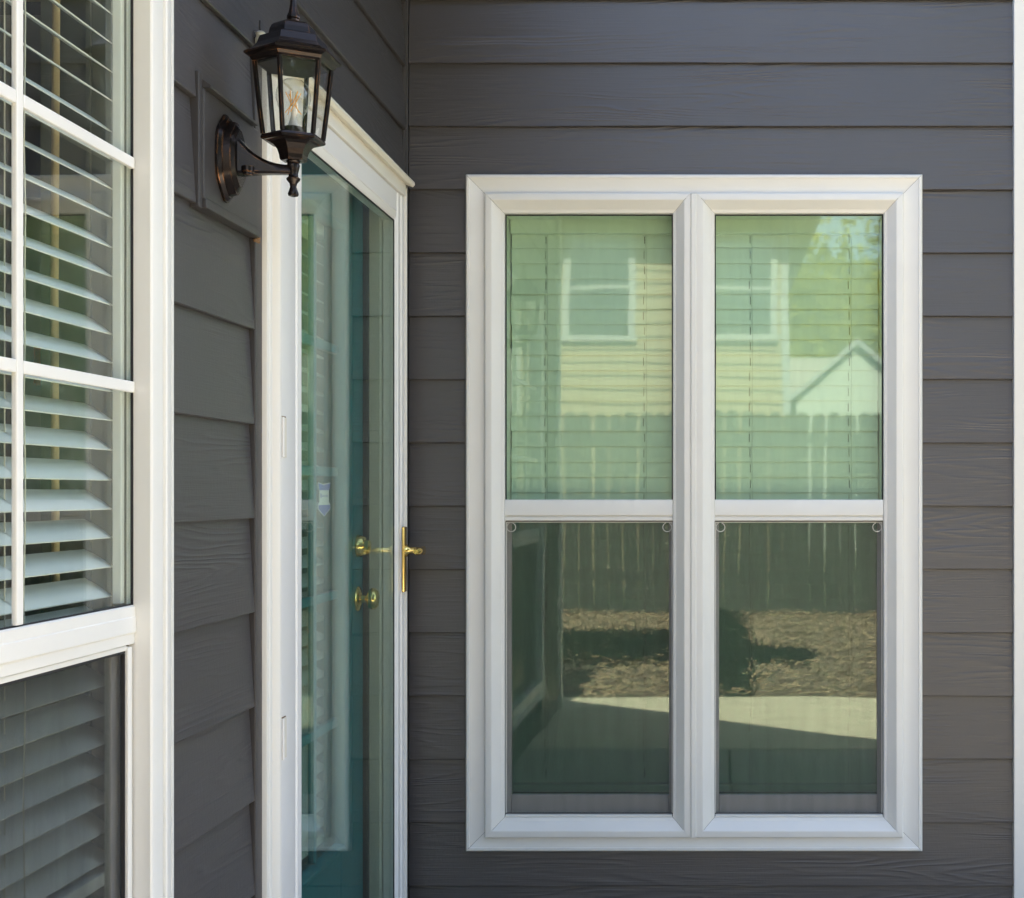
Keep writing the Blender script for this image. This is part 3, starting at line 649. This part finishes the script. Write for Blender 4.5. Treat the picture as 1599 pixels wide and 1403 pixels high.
for uu in (2.977, 3.172):
    b = MB(frK); b.box(uu - .010, uu + .010, av0 + .013, av1 - .013, kh - .0195, kh - .004, .003); part(b, 'muntin', 'teal', fd)
for vv in (1.556, 1.252, .947, .630):
    for c0, c1 in ((a0 + .013, 2.9665), (2.9875, 3.1615), (3.1825, a1 - .013)):
        b = MB(frK); b.box(c0, c1, vv - .011, vv + .011, kh - .0195, kh - .004, .003); part(b, 'muntin', 'teal', fd)
def spin(name, v, u, prof, mat='brass', n=28, sub=None):
    b = MB(frK); b.lathe(frK.T(u, v, kh + .0005), (0, -1, 0), prof, n); return part(b, name, mat, sub or fd, 40)
ro = spin('knob_rosette', .923, 3.527, [(.033, 0), (.033, .002), (.030, .005), (.018, .008), (.014, .010)])
spin('door_knob', .923, 3.527, [(.011, .009), (.010, .022), (.014, .026), (.024, .030), (.0285, .038), (.0275, .046), (.020, .053), (.006, .056)], sub=ro)
dbt = spin('deadbolt_rosette', 1.061, 3.527, [(.030, 0), (.030, .003), (.027, .012), (.024, .018), (.017, .020)])
spin('deadbolt_cylinder', 1.061, 3.527, [(.0165, .0195), (.0165, .030), (.012, .033), (.003, .034)], sub=dbt)
b = MB(frD); b.lathe(frD.T(3.593 - .0, .998, -.060), (0, -1, 0), [(.004, -.006), (.005, 0.0), (.002, .002)], 12); part(b, 'jamb_screw', 'brass', dfm, 40)
blind('L', a0 + .01, 3.425, av1 + .02, av0 + .01, -.114, .0462, R(28), 'open white slatted blind behind the glass of the teal door', 'white slatted window blinds', [.09, .46], .006)

# security sticker inside the door glass: shield with blue bands
frQ = Frame('L', 3.29, 1.14, kh - .018)
sk = thing('window_sticker', 'small shield shaped sticker with blue bands on the teal door glass', 'sticker', frQ)
hq = kh - .0197
su0, su1 = 3.243, 3.345
b = MB(frQ); b.prism([(su0, 1.226), (su0 + .04, 1.221), (su1, 1.226), (su1 - .004, 1.212), (su1 - .012, 1.205), (su1 - .012, 1.178), (su1, 1.172), (su1, 1.160), ((su0 + su1) / 2, 1.142), (su0, 1.160), (su0, 1.172), (su0 + .012, 1.178), (su0 + .012, 1.205), (su0 + .004, 1.212)], hq, hq + .0006); part(b, 'sticker_backing', 'sticker_w', sk)
b = MB(frQ); b.prism([(su0 + .003, 1.2235), (su0 + .04, 1.219), (su1 - .003, 1.2235), (su1 - .006, 1.213), (su1 - .012, 1.2065), (su0 + .012, 1.2065), (su0 + .006, 1.213)], hq + .0008, hq + .0011); part(b, 'blue_band', 'sticker_b', sk)
b = MB(frQ); b.prism([(su0 + .003, 1.1705), (su1 - .003, 1.1705), (su1 - .003, 1.1615), ((su0 + su1) / 2, 1.1445), (su0 + .003, 1.1615)], hq + .0008, hq + .0011); part(b, 'blue_band', 'sticker_b', sk)
b = MB(frQ)
for i in range(6):
    uu = su0 + .022 + i * .0115
    if i == 0: b.tube([frQ.T(uu + .0035 * math.cos(a), 1.193 + .0055 * math.sin(a), hq + .0010) for a in [j * math.pi / 5 for j in range(11)]], .0006, 4)
    else: b.box(uu - .002, uu + .002, 1.190, 1.1955 - (i % 2) * .001, hq + .0008, hq + .0011)
part(b, 'printed_line', 'sticker_b', sk)['kind'] = 'stuff'

# ------------------------------------------------------------------ wall lantern
AX, AY = -0.750, 2.385                    # lantern axis
frA = Frame('W', XL + .031, 1.78, -AY)
lan = thing('wall_lantern', 'dark bronze hexagonal wall lantern with clear glass and a filament bulb', 'lantern', frA)
O = lambda x, y, z: Vector((x - frA.u0, y - AY, z - frA.v0))
HEX = R(27)
def hexring(b, prof): b.lathe(O(AX, AY, 0), (0, 0, 1), prof, 6, HEX)
# plate: stacked stepped outlines standing on the block
def outline(w, h, n=40):
    pts = []
    for i in range(n):
        a = 2 * math.pi * i / n; c, s_ = math.cos(a), math.sin(a)
        vv = h * s_
        k = abs(vv) / h
        ww = w * (1 - .18 * k ** 2 - .52 * max(0, k - .55) / .45) if k < .999 else w * .30
        ww *= (abs(c) ** .35 if abs(c) > 1e-6 else 0)
        pts.append((math.copysign(ww, c) if abs(c) > 1e-6 else 0, vv))
    return pts
def plate_layer(b, w0, h0, w1, h1, x0, x1):
    A = outline(w0, h0); Bq = outline(w1, h1)
    b.loft([[O(x0, AY - .012 + p, 1.788 + q) for p, q in A], [O(x1, AY - .012 + p, 1.788 + q) for p, q in Bq]])
px0 = XL + .0305
b = MB(frA)
plate_layer(b, .049, .077, .049, .077, px0, px0 + .004); plate_layer(b, .0475, .075, .043, .070, px0 + .0042, px0 + .010)
plate_layer(b, .040, .066, .038, .063, px0 + .0102, px0 + .022); plate_layer(b, .0365, .060, .030, .050, px0 + .0222, px0 + .028)
part(b, 'back_plate', 'bronze', lan, 28)
# arm: flares up against the plate
b = MB(frA); loops = []
for i in range(15):
    t_ = i / 14; x = px0 + .024 + (AX - px0 - .024) * t_
    top = 1.779 + .048 * (1 - t_) ** 2.6; bot = 1.763 - .004 * (1 - t_) ** 2; w = .008 + .012 * (1 - t_) ** 2
    yy = AY - .012 * (1 - t_)
    loops.append([O(x, yy - w, bot + .004), O(x, yy - w * .7, bot), O(x, yy + w * .7, bot), O(x, yy + w, bot + .004), O(x, yy + w, top - .006), O(x, yy + w * .6, top), O(x, yy - w * .6, top), O(x, yy - w, top - .006)])
b.loft(loops); part(b, 'arm', 'bronze', lan, 30)
b = MB(frA); b.lathe(O(px0 + .045, AY - .026, 1.765), (0, 0, -1), [(.011, -.006), (.011, .003), (.0085, .004), (.0085, .009), (.003, .010)], 14); part(b, 'light_sensor', 'bronze', lan, 40)
# stem and bottom finial
b = MB(frA); b.lathe(O(AX, AY, 0), (0, 0, 1), [(.003, 1.7235), (.0085, 1.7255), (.0095, 1.729), (.0075, 1.7345), (.0055, 1.741), (.0065, 1.747), (.0115, 1.753), (.0120, 1.756), (.0085, 1.759), (.0080, 1.764), (.0100, 1.772), (.0115, 1.779), (.0100, 1.783), (.0125, 1.786), (.0125, 1.789), (.0095, 1.792)], 28)
part(b, 'stem', 'bronze', lan, 45)
b = MB(frA); hexring(b, [(.012, 1.7860), (.0215, 1.7865), (.0235, 1.789), (.0245, 1.796), (.0275, 1.805), (.034, 1.8135), (.041, 1.8175), (.047, 1.8195)]); part(b, 'cup', 'bronze', lan)
b = MB(frA); hexring(b, [(.0520, 1.8197), (.0555, 1.8215), (.0560, 1.8245), (.0540, 1.8285), (.047, 1.829)]); part(b, 'tray', 'bronze', lan)
zb, zt, rb, rt = 1.8292, 1.9545, .0515, .0655
for k in range(6):
    a0_ = HEX + k * math.pi / 3; a1_ = a0_ + math.pi / 3
    def cp(a, r, z): return O(AX + r * math.cos(a), AY + r * math.sin(a), z)
    b = MB(frA); b.tube([cp(a0_, rb, zb), cp(a0_, rb + (rt - rb) * .55, zb + (zt - zb) * .5), cp(a0_, rt, zt)], [.0048, .0048, .0048], 6); part(b, 'corner_bar', 'bronze', lan)
    b = MB(frA); q = .0015
    ps = []
    for r_, z in ((rb - .002, zb), (rb - .002 + (rt - rb) * .55, zb + (zt - zb) * .5), (rt - .002, zt)):
        p0, p1 = cp(a0_, r_, z), cp(a1_, r_, z); nrm = ((p0 + p1) / 2 - O(AX, AY, z)).normalized() * q
        ps.append([p0, p1, p1 - nrm, p0 - nrm])
    b.loft(ps); part(b, 'glass_pane', 'g_lamp', lan)
b = MB(frA); hexring(b, [(.0655, 1.9548), (.0685, 1.9548), (.0720, 1.9575), (.0745, 1.9625), (.0820, 1.9655), (.0840, 1.9668), (.0845, 1.9695), (.0815, 1.9720), (.0760, 1.9745), (.0680, 1.9800), (.0620, 1.9880), (.0585, 1.9975), (.0570, 2.0010), (.0480, 2.0050), (.0425, 2.0070), (.0405, 2.0160), (.0370, 2.0230), (.0330, 2.0265), (.0230, 2.0300)]); part(b, 'roof', 'bronze', lan)
b = MB(frA); b.lathe(O(AX, AY, 0), (0, 0, 1), [(.012, 2.0302), (.0125, 2.033), (.0095, 2.035), (.0095, 2.0375), (.0120, 2.0395), (.0120, 2.042), (.0085, 2.050), (.0058, 2.066), (.0055, 2.080), (.008, 2.084), (.009, 2.090), (.004, 2.098), (.001, 2.101)], 8); part(b, 'roof_finial', 'bronze', lan, 20)
b = MB(frA); b.lathe(O(AX, AY, 0), (0, 0, 1), [(.026, 1.8294), (.026, 1.8325), (.018, 1.834), (.018, 1.846), (.0145, 1.847)], 20); part(b, 'socket', 'bronze', lan, 40)
b = MB(frA); b.lathe(O(AX, AY, 0), (0, 0, 1), [(.0600, 1.9515), (.0600, 1.9545)], 6, HEX); part(b, 'roof_shade_disc', 'dark_gap', lan)  # matte disc added so the roof underside looks shaded
b = MB(frA); b.lathe(O(AX, AY, 0), (0, 0, 1), [(.0133, 1.8472), (.0145, 1.856), (.0185, 1.868), (.0265, 1.884), (.0300, 1.897), (.0298, 1.906), (.0255, 1.920), (.0165, 1.9285), (.006, 1.9315), (.0005, 1.932)], 28); bulb = part(b, 'bulb', 'g_bulb', lan, 60)
b = MB(frA); b.tube([O(AX, AY, 1.8475), O(AX, AY, 1.862), O(AX, AY, 1.880), O(AX, AY, 1.909)], [.010, .0055, .0025, .0018], 10); part(b, 'bulb_stem', 'stem', bulb, 50)
for k in range(6):
    a = .5 + k * math.pi / 3; c1, s1 = math.cos(a), math.sin(a); c2, s2 = math.cos(a + 2.0), math.sin(a + 2.0)
    b = MB(frA); b.tube([O(AX + .014 * c1, AY + .014 * s1, 1.871), O(AX + .0045 * c2 + .003 * c1, AY + .0045 * s2 + .003 * s1, 1.889), O(AX + .013 * c2, AY + .013 * s2, 1.908)], .0009, 6); part(b, 'filament', 'filament', bulb, 60)

# small things on the left wall
fr = Frame('L', left_uv(398, 374, .02)[0], left_uv(398, 374, .02)[1], .02)
b = MB(fr)
for k in range(9):
    c = fr.T(fr.u0 + random.uniform(-.007, .007), fr.v0 + random.uniform(-.005, .005), fr.h0 + random.uniform(0, .006))
    b.lathe(c - Vector((0, 0, .004)), (random.uniform(-.4, .4), -.3, 1), [(.001, 0), (.0035, .002), (.004, .005), (.001, .008)], 7)
o = part(b, 'wasp_nest', 'mud', None, 60); loc, rz = fr.world(); o.location = loc; o.rotation_euler = (0, 0, rz); o['label'] = 'tiny brown mud nest at the board end beside the door casing'; o['category'] = 'wasp nest'
uq, vq = left_uv(404, 62, .03)
fr = Frame('L', uq, vq, .022)
t = thing('wire_insulator', 'small pale hook insulator with a wire on the siding behind the lantern', 'insulator', fr)
b = MB(fr); b.lathe(fr.T(uq, vq - .012, .034), (0, 0, 1), [(.006, 0), (.010, .003), (.011, .012), (.008, .018), (.010, .023), (.006, .027)], 14); part(b, 'insulator_body', 'porcelain', t, 50)
b = MB(fr); b.tube([fr.T(uq, vq + .012, .034), fr.T(uq - .006, vq + .018, .034), fr.T(uq - .014, vq + .020, .036), fr.T(uq - .018, vq + .030, .038)], .0014, 6); part(b, 'wire', 'dark_gap', t)
b = MB(fr); b.tube([fr.T(uq, vq, .018), fr.T(uq, vq, .034)], .004, 8); part(b, 'mount_screw', 'bronze', t)

# ------------------------------------------------------------------ what the glass mirrors: fence, neighbours, trees; plus unseen light blockers at the right
FY = -6.05
frN = Frame('W', 0, -.03, -FY)
fen = thing('picket_fence', 'weathered dog-ear board fence along the back of the mulch bed', 'fence', frN)
def picket_mesh(w, h, s):
    fr = Frame('F'); b = MB(fr); rnd = random.Random(s)
    b.prism([(-w / 2, 0), (w / 2, 0), (w / 2, h - .04), (w / 2 - .035, h + rnd.uniform(-.006, .006)), (-w / 2 + .035, h + rnd.uniform(-.006, .006)), (-w / 2, h - .04)], 0, .018)
    return b.mesh('picket', 'fence')
pk = [picket_mesh(.138, 2.05 + d, i) for i, d in enumerate((0, .012, -.014, .02))]
x = -4.6
while x < 5.2:
    o = put('picket', random.choice(pk), fen, (x, -.001 * random.random(), 0)); o.rotation_euler = (0, random.gauss(0, .004), 0)
    x += .1445 + random.choice((0, 0, 0, .004, .010))
frE = Frame('W', 2.95, -.03, 0)  # unseen fence added to block light from the right
fe2 = thing('picket_fence', 'unseen board fence added right of the patio to cut side light', 'fence', frE)
pk2 = [picket_mesh(.138, 1.95 + d, 20 + i) for i, d in enumerate((0, .012, -.012))]
y = -5.9
while y < 1.6:
    o = put('picket', random.choice(pk2), fe2, (0, y, 0)); o.rotation_euler = (0, 0, R(90)); y += .146
for z in (.35, 1.05, 1.7):
    b = MB(frE); b.box(2.969, 3.01, z - .045, z + .045, -1.6, 5.95); part(b, 'fence_rail', 'fence', fe2)
def bx(b, x0, x1, y0, y1, z0, z1, bev=0.0): return b.box(x0, x1, z0, z1, -y1, -y0, bev)
for z in (.35, 1.05, 1.75):
    b = MB(frN); bx(b, -4.7, 5.3, FY - .060, FY - .0205, z - .045, z + .045); part(b, 'fence_rail', 'fence', fen)
x = -4.5
while x < 5.3:
    b = MB(frN); bx(b, x - .045, x + .045, FY - .155, FY - .0605, -.2, 1.95); part(b, 'fence_post', 'fence', fen); x += 2.4

def house_window(root, fr, u, v, w, h, yf, mat='trim_far'):      # yf: the wall face looking towards +y
    z = .09; b = MB(fr)
    for (p0, p1, q0, q1) in ((u - w / 2 - z, u - w / 2, v, v + h), (u + w / 2, u + w / 2 + z, v, v + h), (u - w / 2 - z, u + w / 2 + z, v + h + .001, v + h + z), (u - w / 2 - z - .02, u + w / 2 + z + .02, v - z, v - .001)):
        bx(b, p0, p1, yf + .001, yf + .045, q0, q1)
    f = part(b, 'window', mat, root)
    b = MB(fr); bx(b, u - w / 2, u + w / 2, yf + .014, yf + .036, v + h / 2 - .025, v + h / 2 + .025); part(b, 'sash_bar', mat, f)
    b = MB(fr); bx(b, u - w / 2, u + w / 2, yf + .006, yf + .010, v, v + h); part(b, 'pane', 'g_far', f)
    b = MB(fr); bx(b, u - w / 2 + .01, u + w / 2 - .01, yf + .0015, yf + .003, v + .02, v + h); part(b, 'shade', 'far_wall', f)
NY = -10.4
frY = Frame('W', -3.5, 0, -NY)
yh = thing('neighbour_house', 'two storey yellow house with white windows behind the fence', 'house', frY)
YX = .95
b = MB(frY); bx(b, -8.0, YX - .002, NY - 6.0, NY, -.2, 4.9); part(b, 'wall', 'yellow', yh)
fb = MB(Frame('F')); fb.loft([[Vector((u, 0.001, 0)), Vector((u, .024, 0)), Vector((u, .008, .178)), Vector((u, .001, .178))] for u in (-8.0 + 3.5, YX - .08 + 3.5)]); bme = fb.mesh('siding_board', 'yellow')
for k in range(27): put('siding_board', bme, yh, (0, 0, .08 + .178 * k))
b = MB(frY); bx(b, YX - .079, YX + .02, NY - .08, NY + .03, -.2, 4.88); part(b, 'corner_trim', 'trim_far', yh)
b = MB(frY); bx(b, -8.4, YX + .42, NY - 6.4, NY + .45, 4.882, 4.99); part(b, 'soffit', 'trim_far', yh)
b = MB(frY); T = frY.T
b.loft([[T(xx, zz, -yy) for yy, zz in ((NY + .5, 4.995), (NY + .5, 5.06), (NY - 3, 6.9), (NY - 6.5, 5.06), (NY - 6.5, 4.995))] for xx in (-8.5, YX + .46)]); part(b, 'roof', 'shingle', yh)
for wx, wz in ((-1.58, 3.30), (.34, 3.30), (-3.6, 3.30), (-5.4, 3.3)): house_window(yh, frY, wx, wz, .78, 1.28, NY + .02)

GY = -22.4
frG = Frame('W', 3.1, 0, -GY)
gh = thing('gabled_house', 'pale roofed gabled house far beyond the fence', 'house', frG)
b = MB(frG); bx(b, -1.5, 9.5, GY - 9, GY - 1.5, -.2, 3.1); part(b, 'wall', 'far_wall', gh)
b = MB(frG); b.prism([(1.75, -.2), (4.45, -.2), (4.45, 3.3), (3.1, 4.42), (1.75, 3.3)], -(GY), -(GY - 1.49)); part(b, 'gable_wall', 'far_wall', gh)
b = MB(frG); T = frG.T
b.loft([[T(xx, zz, -yy) for yy, zz in ((GY - 1.1, 3.0), (GY - 1.1, 3.1), (GY - 5.2, 4.75), (GY - 9.4, 3.1), (GY - 9.4, 3.0))] for xx in (-1.9, 9.9)]); part(b, 'roof', 'shingle_pale', gh)
for sx in (-1, 1):
    b = MB(frG); b.prism([(3.1, 4.46), (3.1, 4.62), (3.1 + sx * 1.75, 3.17), (3.1 + sx * 1.75, 3.01)], -(GY + .07), -(GY - 3.6)); part(b, 'gable_roof', 'shingle_pale', gh)
    b = MB(frG); b.prism([(3.1, 4.50), (3.1, 4.63), (3.1 + sx * 1.80, 3.14), (3.1 + sx * 1.80, 3.01)], -(GY + .12), -(GY + .072)); part(b, 'gable_board', 'trim_far', gh)
for wx in (.2, 3.1, 6.4): house_window(gh, frG, wx, 1.2, .9, 1.2, GY + .002 if wx == 3.1 else GY - 1.498)

def tree(label, x, y, h, r, seed, mat, n, leaf, group='trees beyond the fence'):
    rnd = random.Random(seed); fr = Frame('W', x, -.1, -y)
    t = thing('broadleaf_tree', label, 'tree', fr, group)
    b = MB(fr); b.tube([(0, 0, -.1), (.03, .02, h * .22), (-.05, .04, h * .45), (.06, -.03, h * .72), (.02, .02, h * .9)], [.045 * h ** .9 * .55, .020 * h, .016 * h, .008 * h, .003 * h], 9); tips = []
    part(b, 'trunk', 'bark', t, 60)
    b = MB(fr)
    for k in range(9):
        a = k * 2.4 + rnd.uniform(-.4, .4); z0 = h * rnd.uniform(.3, .72); L = r * rnd.uniform(.55, .95)
        p2 = Vector((math.cos(a) * L, math.sin(a) * L, z0 + L * rnd.uniform(.25, .7)))
        b.tube([(0, 0, z0), (p2.x * .5, p2.y * .5, z0 + (p2.z - z0) * .4), tuple(p2)], [.010 * h, .006 * h, .002 * h], 6); tips.append(p2)
    part(b, 'limbs', 'bark', t, 60)
    b = MB(fr); centres = list(tips)
    for k in range(34):
        while True:
            p = Vector((rnd.uniform(-1, 1), rnd.uniform(-1, 1), rnd.uniform(-1, 1)))
            if .25 < p.length < 1: break
        centres.append(Vector((p.x * r, p.y * r, h * .64 + p.z * h * .36)))
    vs, fs = [], []
    for k in range(n):
        c = rnd.choice(centres); rad = r * rnd.choice((.16, .22, .28))
        p = c + Vector((rnd.gauss(0, 1), rnd.gauss(0, 1), rnd.gauss(0, .8))) * rad
        if p.z < h * .2: p.z = h * .2 + rnd.random() * .4
        u = Vector((rnd.gauss(0, 1), rnd.gauss(0, 1), rnd.gauss(0, 1))).normalized(); v = u.orthogonal().normalized(); s = leaf * rnd.uniform(.6, 1.3)
        i = len(vs); vs += [p - u * s, p + v * s * .5, p + u * s, p - v * s * .5]; fs.append((i, i + 1, i + 2, i + 3))
    b.bm.free(); me = bpy.data.meshes.new('crown'); me.from_pydata(vs, [], fs); me.materials.append(M[mat])
    o = put('crown', me, t); o['kind'] = 'stuff'
    return t
tree('tall bright green tree with a ragged top behind the gabled house', 4.4, -37, 9.9, 4.4, 1, 'leaf1', 30000, .13)
tree('broad bright green tree right of the gabled house', 10.5, -41, 12.5, 5.2, 2, 'leaf1', 12000, .20)
tree('dark green tree standing behind the yellow house', -4.5, -40, 12, 5.4, 3, 'leaf2', 9000, .26)
tree('low bright green tree just behind the ridge of the gabled house', 2.9, -33.5, 6.6, 2.6, 4, 'leaf1', 14000, .10)
tree('rounded yellow green tree behind the gabled house, right of the low one', 6.3, -33.8, 7.2, 2.9, 8, 'leaf1', 14000, .10)
tree('unseen tree added at the right to cut side light, beside the house', 5.7, .3, 8.8, 2.3, 9, 'leaf2', 11000, .10)  # this tree and the next are added as light blockers, out of view
tree('unseen tree added at the right to cut side light, nearer the back fence', 5.6, -3.6, 8.6, 2.3, 11, 'leaf2', 11000, .10)
tree('deep green tree beside the right end of the fence', 8.5, -12, 8, 3.0, 6, 'leaf2', 8000, .16)
